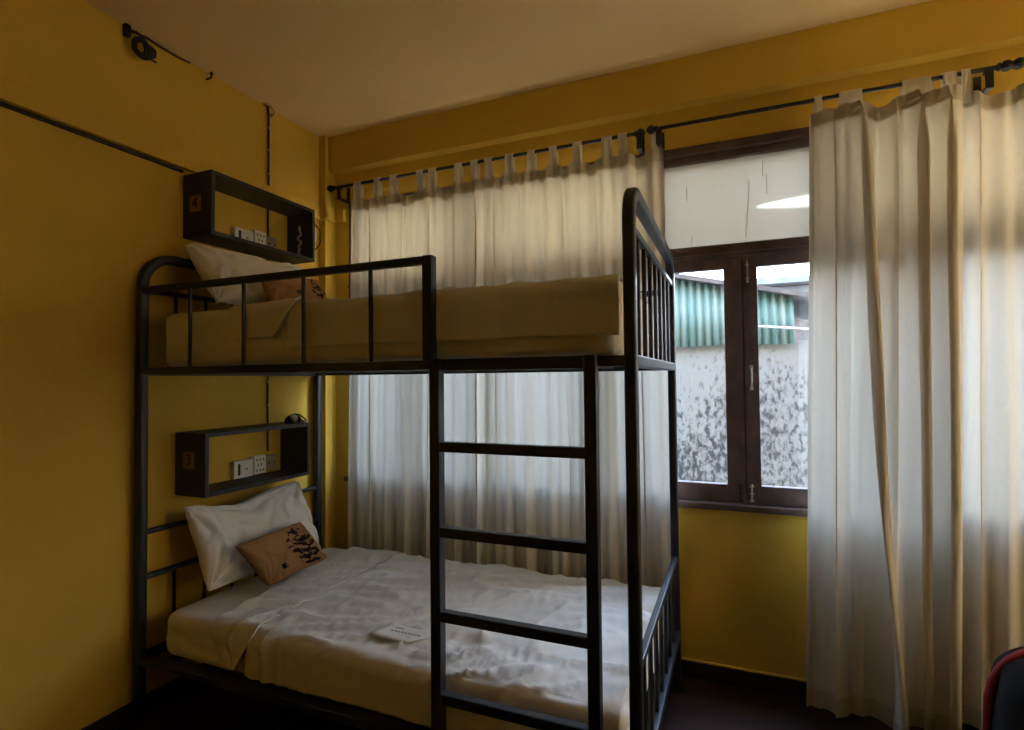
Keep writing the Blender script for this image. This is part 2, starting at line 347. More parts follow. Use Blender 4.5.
seams = [(.185, .445), (.445, .97), (1.07-.0, 1.07), ]
cas = [(.187, .625), (.627, 1.065), (1.067, 1.672), (1.728, 2.327), (2.331, 2.929), (2.985, 3.555), (3.613, 4.163)]
for i, (x0, x1) in enumerate(cas):
    c = bmesh.new(); st = .056; y0, y1 = .046, .085; sl = .056 if i % 2 == 0 or True else st; sr = .076 if i == 3 else .056; sl = .060 if i == 4 else .056
    bx(c, (x0, y0, .802), (x0+sl, y1, 1.907), .003); bx(c, (x1-sr, y0, .802), (x1, y1, 1.907), .003)
    bx(c, (x0+sl, y0, .802), (x1-sr, y1, .880), .003); bx(c, (x0+sl, y0, 1.858), (x1-sr, y1, 1.907), .003)
    if i == 3: bx(c, (x1-.012, y1, .802), (x1+.016, y1+.010, 1.907), .002)
    s = obj('casement', c, M['frame'], win)
    obj('glass_pane', box((x0+sl-.004, .064, .876), (x1-sr+.004, .068, 1.862)), M['glass'], s)
    if i in (3, 4):
        c = bmesh.new(); xx = x1-.020 if i == 3 else x0+.020
        for z in (.815, .845, .876):
            bx(c, (xx-.010, .038, z-.004), (xx+.010, .046, z+.004), .0015)
        sweep(c, [(xx, .040, .808), (xx, .040, .888)], circ(.004, 8)); bmesh.ops.create_icosphere(c, subdivisions=2, radius=.006, matrix=Matrix.Translation((xx, .036, .882)))
        obj('bolt', c, M['steel'] if i == 4 else M['iron'], s)
    if i == 4:
        c = bmesh.new(); xx = x0+.028
        sweep(c, [(xx, .046, 1.315), (xx, .030, 1.318), (xx, .026, 1.335), (xx, .026, 1.385), (xx, .030, 1.402), (xx, .046, 1.405)], circ(.0038, 8))
        bx(c, (xx-.008, .042, 1.303), (xx+.008, .046, 1.322), .0015); bx(c, (xx-.008, .042, 1.398), (xx+.008, .046, 1.417), .0015)
        obj('handle', c, M['steel'], s)
        c = bmesh.new(); xx = x0+.02
        sweep(c, [(xx, .040, 1.79), (xx, .040, 1.885)], circ(.003, 8)); bx(c, (xx-.007, .038, 1.80), (xx+.007, .046, 1.81), .001); bx(c, (xx-.007, .038, 1.86), (xx+.007, .046, 1.87), .001)
        bmesh.ops.create_icosphere(c, subdivisions=2, radius=.006, matrix=Matrix.Translation((xx, .036, 1.79)))
        obj('bolt', c, M['steel'], s)

# ------------------------------------------------------------------ bunk bed
XL, XR, YF, YB = .0325, 2.0325, -1.112, -.098
bed = thing('bunk_bed', 'tall black metal bunk bed with ladder, standing against the yellow wall and curtains', 'bunk bed', ((XL+XR)/2, (YF+YB)/2, 0))
P40 = rsq(.040, .040, .012, 3); P30 = rsq(.030, .030, .005, 2); P34 = rsq(.034, .034, .005, 2); P26 = rsq(.026, .026, .004, 2)
def arch(x, zt, r, prof):
    pts = [(x, YF, 0), (x, YF, .7), (x, YF, 1.4)]
    for k in range(9):
        a = math.pi*(1-k/16); pts.append((x, YF+r+r*math.cos(a), zt-r+r*math.sin(a)))
    for k in range(9):
        a = math.pi*(.5-k/16); pts.append((x, YB-r+r*math.cos(a), zt-r+r*math.sin(a)))
    pts += [(x, YB, 1.4), (x, YB, .7), (x, YB, 0)]
    return sweep(bmesh.new(), pts, prof, up=Vector((1, 0, 0)))
ZR = 1.4107
hb = smooth_angle(obj('headboard', arch(XL, 1.895, .13, P40), M['metal'], bed))
fb = smooth_angle(obj('footboard', arch(XR, 1.888, .085, rsq(.040, .034, .008, 3)), M['metal'], bed))
for z in (1.748, ZR, .748, .565, .245):
    obj('headboard_rail', sweep(bmesh.new(), [(XL, YF+.018, z), (XL, YB-.018, z)], rsq(.022, .020, .004, 2) if z not in (ZR, .245) else P34), M['metal'], hb)
for z in (1.78, ZR, .572, .245):
    obj('footboard_rail', sweep(bmesh.new(), [(XR, YF+.016, z), (XR, YB-.016, z)], rsq(.022, .022, .004, 2) if z not in (ZR, .245) else P34), M['metal'], fb)
for k in range(1, 8):
    y = YF+(YB-YF)*k/8
    for z0, z1 in ((ZR+.017, 1.77), (.262, .562)):
        obj('footboard_bar', sweep(bmesh.new(), [(XR, y, z0), (XR, y, z1)], circ(.0075, 8)), M['metal'], fb)
for k in range(1, 7):
    y = YF+(YB-YF)*k/7
    for z0, z1 in ((ZR+.017, 1.739), (.262, .556)):
        obj('headboard_bar', sweep(bmesh.new(), [(XL, y, z0), (XL, y, z1)], circ(.0075, 8)), M['metal'], hb)
for y in (YF, YB):
    for z in (ZR, .245):
        obj('side_rail', sweep(bmesh.new(), [(XL+.018, y, z), (XR-.016, y, z)], rsq(.036, .030, .004, 2), up=Vector((0, 0, 1))), M['metal'], bed)
for z in (ZR, .245):
    b = bmesh.new()
    for y in (YF+.028, YB-.028): bx(b, (XL+.02, y-.012, z-.014), (XR-.02, y+.012, z+.010), .002)
    for k in range(11):
        x = XL+.12+k*.176; bx(b, (x, YF+.03, z-.004), (x+.045, YB-.03, z+.012), .003)
    obj('bed_base', b, M['slat'], bed)
GX, GZ = 1.401, 1.7446
g = sweep(bmesh.new(), [(XL+.016, YF, GZ), (GX-.03, YF, GZ), (GX, YF, GZ)], rsq(.026, .026, .004, 2))
bx(g, (GX-.017, YF-.017, ZR+.015), (GX+.017, YF+.017, GZ+.013), .003)
g = smooth_angle(obj('guard_rail', g, M['metal'], bed))
for x in (.315, .602, .889, 1.176):
    obj('guard_bar', sweep(bmesh.new(), [(x, YF, ZR+.016), (x, YF, GZ-.012)], circ(.0075, 8)), M['metal'], g)
g2 = obj('guard_rail', sweep(bmesh.new(), [(XL+.016, YB, GZ), (XR-.016, YB, GZ)], rsq(.026, .026, .004, 2)), M['metal'], bed)
for k in range(6):
    x = .32+.287*k
    obj('guard_bar', sweep(bmesh.new(), [(x, YB, ZR+.016), (x, YB, GZ-.012)], circ(.0075, 8)), M['metal'], g2)
# ladder
b = bmesh.new(); LX0, LX1, LY = 1.448, 1.930, -1.150
lad = obj('ladder', bx(b, (LX0-.014, LY-.001, ZR-.020), (LX1+.014, LY+.024, ZR+.016), .003), M['metal'], bed)
for x in (LX0, LX1):
    obj('ladder_post', box((x-.017, LY-.018, 0), (x+.017, LY+.018, ZR+.017), .004), M['metal'], lad)
for z in (1.1607, .905, .6541, .4147-.004, .165):
    obj('rung', box((LX0+.016, LY-.015, z-.015), (LX1-.016, LY+.015, z+.015), .004), M['metal'], lad)

# ------------------------------------------------------------------ bedding
def fbm(p, s): return noise.fractal(Vector(p)*s, 1.0, 2.0, 4)
def ridge(p, s, w=3.0):
    return max(0.0, 1-abs(noise.noise(Vector(p)*s))*w)**2
def cushion_bm(TL, TR, BL, BR, thick, pinch=.06, wr=.010, seed=0, n=64, dip=0.0):
    """stuffed rectangle between four corners, with pulled in sides and creases running in from the corners"""
    TL, TR, BL, BR = map(Vector, (TL, TR, BL, BR))
    nrm = (TR-TL).cross(TL-BL).normalized()
    if nrm.x < 0: nrm = -nrm
    bm = bmesh.new(); uvl = bm.loops.layers.uv.new('UVMap'); grids = []; so = Vector((seed*3.1, seed*1.7, seed))
    W = ((TR-TL).length+(BR-BL).length)/2; Hh = ((TL-BL).length+(TR-BR).length)/2
    upv = ((TL+TR)-(BL+BR)).normalized()
    for side in (1, -1):
        G = []
        for i in range(n+1):
            row = []
            for j in range(n+1):
                u = -math.cos(math.pi*i/n)*.5+.5; v = -math.cos(math.pi*j/n)*.5+.5
                U, V = 2*u-1, 2*v-1
                rc = 1-.045*(abs(U*V))**5
                uu = .5+.5*U*(1-pinch*(1-V*V))*rc; vv = .5+.5*V*(1-pinch*1.5*(1-U*U))*rc
                p = BL*(1-uu)*(1-vv)+BR*uu*(1-vv)+TL*(1-uu)*vv+TR*uu*vv
                p = p - upv*dip*math.exp(-((u-.38)/.22)**2)*max(0, V)**2
                f = (max(0, 1-abs(U)**2.2)*max(0, 1-abs(V)**2.2))**.5
                f = f**.8
                cu, cv = (1 if U > 0 else -1), (1 if V > 0 else -1)
                ang = math.atan2((cv-V)*Hh, (cu-U)*W*1.0+1e-6); dist = math.hypot((cu-U)*W*.5, (cv-V)*Hh*.5)
                rad = (noise.noise(Vector((ang*3.2+seed+cu, cv*3+side, dist*2.5)))+.5*noise.noise(Vector((ang*8+seed, cu-cv, dist*5))))*math.exp(-dist/(.30*Hh+.05))
                q = Vector((u*W, v*Hh, side*2.0))+so
                soft = noise.noise(q*5.5)*.5+noise.noise(q*12)*.22
                rg = ridge(q+Vector((.3*noise.noise(q*4), .3*noise.noise(q*4+Vector((5, 5, 5))), 0)), 5.0)*.55
                d = thick*f*(1+.10*noise.noise(q*2.6)) + wr*(f**.35)*(rad*1.9+soft*.9-rg)
                d = max(d, .002) if f > .02 else d
                edn = .005*noise.noise(q*16)*(1-f)
                row.append(bm.verts.new(p+nrm*(side*d+edn)+upv*edn*1.2) if not (side == -1 and (i in (0, n) or j in (0, n))) else grids[0][i][j])
            G.append(row)
        grids.append(G)
        for i in range(n):
            for j in range(n):
                f_ = bm.faces.new((G[i][j], G[i+1][j], G[i+1][j+1], G[i][j+1]))
                for lp, (a, c) in zip(f_.loops, ((i, j), (i+1, j), (i+1, j+1), (i, j+1))): lp[uvl].uv = (-math.cos(math.pi*a/n)*.5+.5, -math.cos(math.pi*c/n)*.5+.5)
    return bm

def mattress_bm(x0, x1, y0, y1, z0, z1, r=.035, wr=.004, seed=0, crown=.006):
    """rounded, slightly crowned slab with creases in its fitted cover"""
    bm = bmesh.new(); prof = []
    k = 5
    for i in range(k+1):
        a = math.pi/2*i/k; prof.append((r*(1-math.cos(a)), z0+r*.6*(1-math.sin(a)) if False else None))
    lev = []
    for i in range(k+1):
        a = math.pi/2*(1-i/k); lev.append((r*(1-math.cos(a)), z0+r*(1-math.sin(a))))
    lev = [(r*(1-math.sin(math.pi/2*i/k)), z0+r*(1-math.cos(math.pi/2*i/k))) for i in range(k+1)]
    for i in range(1, 7): lev.append((0, z0+r+(z1-z0-2*r)*i/7))
    lev += [(r*(1-math.cos(math.pi/2*i/k)), z1-r+r*math.sin(math.pi/2*i/k)) for i in range(k+1)]
    rc = .05
    def loop(inset):
        pts = []
        X0, X1, Y0, Y1 = x0+inset, x1-inset, y0+inset, y1-inset; rr = max(rc-inset*.5, .02)
        def line(a, b_, n):
            for i in range(n): pts.append((a[0]+(b_[0]-a[0])*i/n, a[1]+(b_[1]-a[1])*i/n))
        def arc(cx, cy, a0):
            for i in range(5): a = math.radians(a0+90*i/5); pts.append((cx+rr*math.cos(a), cy+rr*math.sin(a)))
        line((X0+rr, Y0), (X1-rr, Y0), 60); arc(X1-rr, Y0+rr, 270); line((X1, Y0+rr), (X1, Y1-rr), 30); arc(X1-rr, Y1-rr, 0)
        line((X1-rr, Y1), (X0+rr, Y1), 60); arc(X0+rr, Y1-rr, 90); line((X0, Y1-rr), (X0, Y0+rr), 30); arc(X0+rr, Y0+rr, 180)
        return pts
    rings = []
    for ins, z in lev:
        R = []
        for (x, y) in loop(ins):
            q = Vector((x+seed, y, z)); d = wr*noise.noise(Vector((q.x*5, q.y*5, q.z*34)))+wr*.6*noise.noise(q*22)
            cx = (x-(x0+x1)/2); cy = (y-(y0+y1)/2); l = max(1e-6, math.hypot(cx*.5, cy))
            # push along nearest side normal
            dx = min(x-x0, x1-x); dy = min(y-y0, y1-y)
            nx, ny = (0, math.copysign(1, cy)) if dy < dx else (math.copysign(1, cx), 0)
            if z <= z0+r*.5: d = 0
            R.append(bm.verts.new((x+nx*d, y+ny*d, z)))
        rings.append(R)
    m = len(rings[0])
    for A, B in zip(rings, rings[1:]):
        for j in range(m): bm.faces.new((A[j], A[(j+1) % m], B[(j+1) % m], B[j]))
    # top: concentric shrink to a line
    prev = rings[-1]; cxm, cym = (x0+x1)/2, (y0+y1)/2; hw = (y1-y0)/2
    for s in (.9, .75, .55, .3, .02):
        R = []
        for v in rings[-1]:
            ox = v.co.x-cxm; oy = v.co.y-cym
            L = (x1-x0)/2-hw*.98
            ax = max(-L, min(L, ox)); X = cxm+ax+(ox-ax)*s; Y = cym+oy*s
            R.append(bm.verts.new((X, Y, z1+crown*(1-s)+.003*noise.noise(Vector((X*4+seed, Y*4, 1))))))
        for j in range(m): bm.faces.new((prev[j], prev[(j+1) % m], R[(j+1) % m], R[j]))
        prev = R
    bmesh.ops.contextual_create(bm, geom=rings[0])
    bmesh.ops.holes_fill(bm, edges=[e for e in bm.edges if e.is_boundary])
    return bm

def drape_bm(xa, xb, yb, yf, zt, drop, r, off, wr, seed, nx=150, skew=0, ripple=.004, th=.003, back_drop=.03):
    """sheet lying on the mattress top and hanging down its front side; skew slants the x start edge"""
    path = []
    for i in range(3): path.append((yb+off, zt-back_drop*(1-i/3), (1, 0)))
    for i in range(46): path.append((yb-.02-(yb-.02-(yf+r))*i/45, zt+off, (0, 1)))
    for i in range(1, 8):
        a = math.pi/2*i/8; path.append((yf+r-(r+off)*math.sin(a), zt-r+(r+off)*math.cos(a), (-math.sin(a), math.cos(a))))
    for i in range(16): path.append((yf-off, zt-r-(drop-r)*i/15, (-1, 0)))
    bm = bmesh.new(); G = []
    for ix in range(nx+1):
        row = []
        for k, (y, z, nn) in enumerate(path):
            t = k/(len(path)-1)
            x0 = xa[0]+(xa[1]-xa[0])*min(1, k/52) + (xa[2]-xa[1])*max(0, (k-52)/(len(path)-53))
            x1_ = xb[0]+(xb[1]-xb[0])*min(1, k/52) + (xb[2]-xb[1])*max(0, (k-52)/(len(path)-53))
            x = x0+(x1_-x0)*ix/nx
            q = Vector((x+seed, y, z))
            wp = Vector((.10*noise.noise(q*3.1), .10*noise.noise(q*3.1+Vector((7, 1, 2))), 0))
            w1 = ridge(((x+wp.x)*1.3+(y+wp.y)*1.1+seed, (y+wp.y)*4.2-(x+wp.x)*2.0, .3), 1.5, 4.0)
            w1b = ridge(((x+wp.x)*3.5+seed*2, (y+wp.y)*9-(x+wp.x)*2.5, 4.3), 1.2, 3.5)
            w2 = noise.noise(Vector((x*5+seed, y*11+2*noise.noise(q*3), 1.7)))
            w3 = noise.noise(Vector((x*26+seed, y*22, z*20)))
            d = wr*(w1*.9+w1b*.55+w2*.55+.22*w3)
            if k > 50:
                hang = min(1, (k-50)/10)
                d += ripple*hang*noise.noise(Vector((x*10+seed, 0, z*3)))*1.5 + ripple*.8*hang*noise.noise(Vector((x*4+seed, 2, z*16)))
                d = abs(d)*.8
            d = max(d, -off*.55)
            zz = z
            if k == len(path)-1: zz += .008*noise.noise(Vector((x*6+seed, 0, 9)))
            row.append(bm.verts.new((x, y+nn[0]*d, zz+nn[1]*d) if nn != (1, 0) else (x, y+abs(d), zz)))
        G.append(row)
    for a in range(nx):
        for k in range(len(path)-1): bm.faces.new((G[a][k], G[a+1][k], G[a+1][k+1], G[a][k+1]))
    return bm
def solid(o, th):
    m = o.modifiers.new('thickness', 'SOLIDIFY'); m.thickness = th; m.offset = -1; return o

# lower bunk
MZ0, MZ1 = .262, .432
lm = thing('mattress', 'lower bunk mattress in a creased white fitted cover, resting on the lower bed base', 'mattress', (1.08, -.6, MZ0))
obj('fitted_cover', mattress_bm(.128, 1.995, -1.09, -.125, MZ0, MZ1, seed=0, wr=.005), M['sheet'], lm, True)
ls = thing('bed_sheet', 'creased white top sheet spread over the lower bunk mattress, folded back below the pillow', 'bed sheet', (1.3, -.6, MZ1))
solid(obj('sheet_cloth', drape_bm((.64, .62, .60), (1.985, 1.985, 1.985), -.135, -1.09, MZ1, .150, .035, .014, .018, 3.3, nx=220), M['sheet'], ls, True), .002)
cf = drape_bm((.33, .43, .50), (.64, .64, .555), -.135, -1.09, MZ1, .135, .035, .022, .014, 8.1, nx=70, ripple=.008)
solid(obj('folded_cuff', cf, M['sheet'], ls, True), .006)
# hem seam along the folded edge
lp = thing('pillow', 'plump white pillow leaning on the wall side of the lower bunk, behind the tan cushion', 'pillow', (.26, -.68, .45))
obj('pillowcase', cushion_bm((.115, -1.0, .842), (.150, -.375, .85), (.215, -.955, .470), (.33, -.39, .50), .080, .05, .030, 1, dip=.035), M['pillow'], lp, True)
lc = thing('throw_cushion', 'tan cushion with a black floral print, propped against the lower bunk pillow', 'cushion', (.36, -.7, .46))
obj('cushion_cover', cushion_bm((.325, -.915, .672), (.375, -.590, .705), (.395, -.80, .468), (.44, -.475, .500), .058, .035, .014, 2), cushion_mat(.72, .50, .27, .58, 0), lc, True)
slip = thing('paper_slip', 'small white paper slip with grey print lying on the lower bunk sheet', 'paper slip', (1.2, -1.03, .46))
b = bmesh.new(); cor = [(1.07, -.985), (1.25, -.990), (1.31, -.895), (1.10, -.885)]
nn = 10; G = []
for i in range(nn+1):
    row = []
    for j in range(nn+1):
        u, v = i/nn, j/nn
        x = (cor[0][0]*(1-u)+cor[1][0]*u)*(1-v)+(cor[3][0]*(1-u)+cor[2][0]*u)*v
        y = (cor[0][1]*(1-u)+cor[1][1]*u)*(1-v)+(cor[3][1]*(1-u)+cor[2][1]*u)*v
        row.append(b.verts.new((x, y, MZ1+.029+.003*noise.noise(Vector((x*12, y*12, 0)))+.006*(abs(u-.5)*2)**3 - (.006 if v < .1 else 0))))
    G.append(row)
for i in range(nn):
    for j in range(nn): b.faces.new((G[i][j], G[i+1][j], G[i+1][j+1], G[i][j+1]))
solid(obj('paper', b, M['slip'], slip, True), .001)
b = bmesh.new()
for k in range(9):
    x = 1.13+k*.014; y = -.938+.0015*(k % 2)
    bx(b, (x, y-.003, MZ1+.0325), (x+.009, y+.003, MZ1+.0332))
for k in range(3): bx(b, (1.135+k*.012, -.916, MZ1+.0325), (1.143+k*.012, -.911, MZ1+.0332))
obj('print', b, M['ink'], slip)

# upper bunk
UZ0, UZ1 = 1.424, 1.650
um = thing('mattress', 'upper bunk mattress in a white fitted cover, lying behind the guard rail', 'mattress', (1.08, -.6, UZ0))
obj('fitted_cover', mattress_bm(.105, 2.005, -1.085, -.125, UZ0, UZ1, seed=5, wr=.004), M['sheet'], um, True)
us = thing('bed_sheet', 'white top sheet on the upper bunk, hanging over the mattress side behind the guard rail', 'bed sheet', (1.2, -.6, UZ1))
solid(obj('sheet_cloth', drape_bm((.80, .80, .80), (1.998, 1.998, 1.998), -.135, -1.085, UZ1, .165, .04, .007, .008, 13.3, ripple=.009), M['sheet'], us, True), .002)
solid(obj('folded_cuff', drape_bm((.50, .50, .55), (.82, .82, .74), -.135, -1.085, UZ1, .125, .04, .014, .008, 18.1, nx=60, ripple=.008), M['sheet'], us, True), .005)
up = thing('pillow', 'white pillow propped at the wall end of the upper bunk, below the shelf marked 4', 'pillow', (.26, -.68, 1.665))
obj('pillowcase', cushion_bm((.105, -1.0, 1.965), (.15, -.34, 1.955), (.30, -.985, 1.70), (.36, -.36, 1.70), .085, .05, .034, 4, dip=.02), M['pillow'], up, True)
uc = thing('throw_cushion', 'tan cushion with dark print on the upper bunk, half hidden behind the mattress edge', 'cushion', (.42, -.65, 1.665))
obj('cushion_cover', cushion_bm((.40, -.85, 1.835), (.38, -.49, 1.865), (.46, -.85, 1.680), (.45, -.44, 1.685), .058, .035, .014, 6), cushion_mat(.78, .62, .24, .40, 2), uc, True)

# ------------------------------------------------------------------ curtains
def curtain(name, label, x0t, x1t, x0b, x1b, zt, zb, yc, amp, freq, tabs, rod_y, rod_z, seed, folds=(), tabw=.05, nxn=150, nz=70, lean=None, gather=1.0):
    t = thing(name, label, 'curtain', ((x0t+x1t)/2, yc, zb), 'curtains along the window wall')
    bm = bmesh.new(); hm = bmesh.new(); G = []; Gh = []
    tabc = [tx for tx, w in tabs]
    def ztop(x):
        d = min((max(0, abs(x-tx)-w/2) for tx, w in tabs)); return zt-.030*min(1, d/.045)
    def P(u, v, extra=0):
        X0 = x0t+(x0b-x0t)*v**1.1; X1 = x1t+(x1b-x1t)*v**1.1
        x = X0+(X1-X0)*u
        xt = x0t+(x1t-x0t)*u
        ph = u*freq*2*math.pi
        wob = 1.3*noise.noise(Vector((u*4+seed, v*1.1, .2)))
        y = amp*(.55+.45*v)*math.sin(ph+wob)+amp*.55*math.sin(ph*2.3+1.7+seed+.8*v)+amp*.35*noise.noise(Vector((u*30+seed, v*2.4, 3)))
        dx = 0
        for (fu, fw, fa, fd, kx) in folds:
            uu = (u-fu-fd*v+.012*noise.noise(Vector((v*2.2, fu*9+seed, 0))))/fw
            y -= fa*math.exp(-uu*uu)*(1 if v > .03 else v/.03*.5+.5); dx -= 2.33*kx*(uu-.25)*math.exp(-uu*uu)*min(1, .25+v*8)
        z = ztop(xt)+(zb-ztop(xt))*v
        z += (.018*noise.noise(Vector((u*5+seed, 0, 0))))*v
        return Vector((x+dx, min(yc+y, .015)-extra, z))
    for i in range(nxn+1):
        G.append([bm.verts.new(P(i/nxn, j/nz)) for j in range(nz+1)])
    for i in range(nxn):
        for j in range(nz): bm.faces.new((G[i][j], G[i+1][j], G[i+1][j+1], G[i][j+1]))
    obj('curtain_panel', bm, M['curtain'], t, True)
    vh = .058/(zt-zb)
    for i in range(nxn+1): Gh.append([hm.verts.new(P(i/nxn, vh*j/4, .0025)) for j in range(5)])
    for i in range(nxn):
        for j in range(4): hm.faces.new((Gh[i][j], Gh[i+1][j], Gh[i+1][j+1], Gh[i][j+1]))
    obj('top_hem', hm, M['hem'], t, True)
    bh = bmesh.new(); Gb = []
    for i in range(nxn+1): Gb.append([bh.verts.new(P(i/nxn, 1-.03*j/3, .0025)) for j in range(4)])
    for i in range(nxn):
        for j in range(3): bh.faces.new((Gb[i][j], Gb[i+1][j], Gb[i+1][j+1], Gb[i][j+1]))
    obj('bottom_hem', bh, M['hem'], t, True)
    for (tx, w) in tabs:
        u = (tx-x0t)/(x1t-x0t); tb = bmesh.new(); rows = []
        for k in range(9):
            s = k/8-.5; pb = P(min(1, max(0, u+s*w/(x1t-x0t))), .02)
            path = [(tx+s*w, pb.y-.003, pb.z)]
            gx = tx+s*w*(.86+.14*math.cos(s*6))
            crz = .003*math.sin(s*14+tx*40)
            zb_ = rod_z-.03
            path += [(gx, pb.y*.4+(rod_y-.014)*.6+crz, pb.z+(zb_-pb.z)*.6), (gx, rod_y-.013+crz, zb_+.012)]
            for q in range(1, 7):
                a = math.pi*(1-q/7.0); path.append((gx, rod_y+.013*math.cos(a)+0, rod_z+.0135*math.sin(a)+.001))
            path += [(gx, rod_y+.013-crz, zb_), (gx, min(.03, rod_y+.012), pb.z+.005)]
            rows.append([tb.verts.new(p) for p in path])
        for a, c in zip(rows, rows[1:]):
            for q in range(len(a)-1): tb.faces.new((a[q], c[q], c[q+1], a[q+1]))
        obj('tab_loop', tb, M['curtain'], t, True)
    return t
RZ, RYD = 2.512, -.040
curtain('curtain', 'white tab-top curtain nearest the room corner, behind the pillow end of the bunk bed', .235, 1.085, .20, 1.08, 2.418, .06, -.038, .014, 6, [(.285, .075), (.42, .055), (.53, .065), (.705, .065), (.785, .065), (.945, .065), (1.04, .06)], RYD, RZ, 1.2, folds=((.16, .018, .012, .02, .012), (.40, .016, .012, .01, .010), (.62, .02, .012, -.02, .012), (.95, .018, .012, .0, .014)), nxn=260)
curtain('curtain', 'white linen tab-top curtain directly behind the bunk bed ladder, left of the open window pane', 1.085, 2.005, 1.09, 2.03, 2.424, .06, -.038, .014, 7, [(1.12, .06), (1.24, .062), (1.36, .058), (1.475, .058), (1.60, .062), (1.745, .07), (1.82, .06), (1.972, .062)], RYD, RZ, 7.7, folds=((.06, .016, .012, .0, .012), (.22, .016, .010, .02, .008), (.47, .018, .012, .01, .012), (.66, .016, .010, -.02, .008), (.86, .018, .012, .0, .013)), nxn=260)
curtain('curtain', 'long white linen curtain with deep folds, right of the uncovered window pane', 2.590, 3.10, 2.53, 3.04, 2.438, .045, -.115, .022, 3.1, [(2.63, .04), (2.745, .11), (2.965, .13), (3.07, .06)], -.062, RZ-.004, 4.4,
        folds=((.33, .040, .10, .20, .030), (.16, .035, .05, .02, .012), (.56, .05, .045, .0, .010), (.70, .038, .085, .05, .026), (.88, .036, .07, .0, .026)), tabw=.09, nxn=300)
curtain('curtain', 'white linen curtain at the far right edge, hanging behind the black and red bag', 3.09, 3.85, 3.03, 3.86, 2.440, .05, -.050, .020, 4.5, [(3.12, .04), (3.33, .08), (3.50, .05), (3.66, .05), (3.82, .05)], -.062, RZ-.004, 9.1, folds=((.08, .03, .03, .0, .015), (.30, .03, .03, .02, .016), (.55, .03, .03, .0, .014)), nxn=180)

def rod(x0, x1, y, z, brackets, label, fins):
    t = thing('curtain_rod', label, 'curtain rod', ((x0+x1)/2, y, z), 'black curtain rods')
    sg = []
    for i in range(13):
        u = i/12; sg.append((x0+(x1-x0)*u, y, z-.012*math.sin(math.pi*u)*0))
    obj('pole', sweep(bmesh.new(), sg, circ(.0085, 10)), M['iron'], t, True)
    for xf, s in fins:
        f = bmesh.new()
        prof = [(0, .011), (.008, .016), (.014, .010), (.020, .019), (.034, .021), (.046, .013), (.052, .003)]
        rings = []
        for dx, r in prof: rings.append([f.verts.new((xf+s*dx, y+r*math.cos(a*math.pi/6), z+r*math.sin(a*math.pi/6))) for a in range(12)])
        for A, B in zip(rings, rings[1:]):
            for k in range(12): f.faces.new((A[k], A[(k+1) % 12], B[(k+1) % 12], B[k]))
        f.faces.new(rings[0]); f.faces.new(rings[-1])
        obj('finial', f, M['iron'], t, True)
    for xb in brackets:
        f = bmesh.new()
        bx(f, (xb-.013, WY-.006, z-.075), (xb+.013, WY, z+.02), .002)
        bx(f, (xb-.013, y-.012, z-.078), (xb+.013, y-.006, z-.006), .002)
        bx(f, (xb-.010, y-.008, z-.078), (xb+.010, WY-.004, z-.066), .002)
        bx(f, (xb-.012, y-.014, z-.016), (xb+.012, y+.014, z-.0075), .002)
        obj('bracket', f, M['iron'], t)
    return t
rod(.11, 1.875, RYD, RZ, (.150, 1.898), 'black curtain rod carrying the two curtains behind the bunk bed', ((.11, -1), (1.875, 1)))
rod(1.985, 3.22, -.062, RZ-.004, (1.99, 3.19), 'black curtain rod crossing above the uncovered window pane', ((1.985, -1), (3.215, 1)))
rod(3.31, 4.2, -.062, RZ-.004, (4.1,), 'black curtain rod at the far right edge of the photo', ((3.31, -1),))

# ------------------------------------------------------------------ wall shelves
def shelf(y0, y1, z0, z1, dep, digit, label, px, pz):
    t = thing('wall_shelf', label, 'shelf', (0, (y0+y1)/2, z0)); th = .018
    obj('bottom_board', box((0.0015, y0+th, z0), (dep, y1-th, z0+th), .0015), M['shelf'], t)
    obj('top_board', box((0.0015, y0+th, z1-th), (dep, y1-th, z1), .0015), M['shelf'], t)
    obj('side_board', box((0.0015, y0, z0), (dep, y0+th, z1), .0015), M['shelf'], t)
    obj('side_board', box((0.0015, y1-th, z0), (dep, y1, z1), .0015), M['shelf'], t)
    p = obj('number_plate', box((px-.034, y0-.003, pz-.036), (px+.034, y0, pz+.036), .001), M['plate'], t)
    text_mesh('digit', digit, .072, Matrix.Translation((px, y0-.0042, pz)) @ Matrix.Rotation(math.pi/2, 4, 'X'), M['digit'], p)
    p['label'] = 'amber plate with the number '+digit
shelf(-.945, -.329, .868, 1.143, .190, '3', 'black open box shelf marked 3 on the wall above the lower bunk pillow', .090, 1.025)
shelf(-.915, -.281, 2.014, 2.300, .182, '4', 'black open box shelf marked 4 high on the wall above the upper bunk', .083, 2.160)

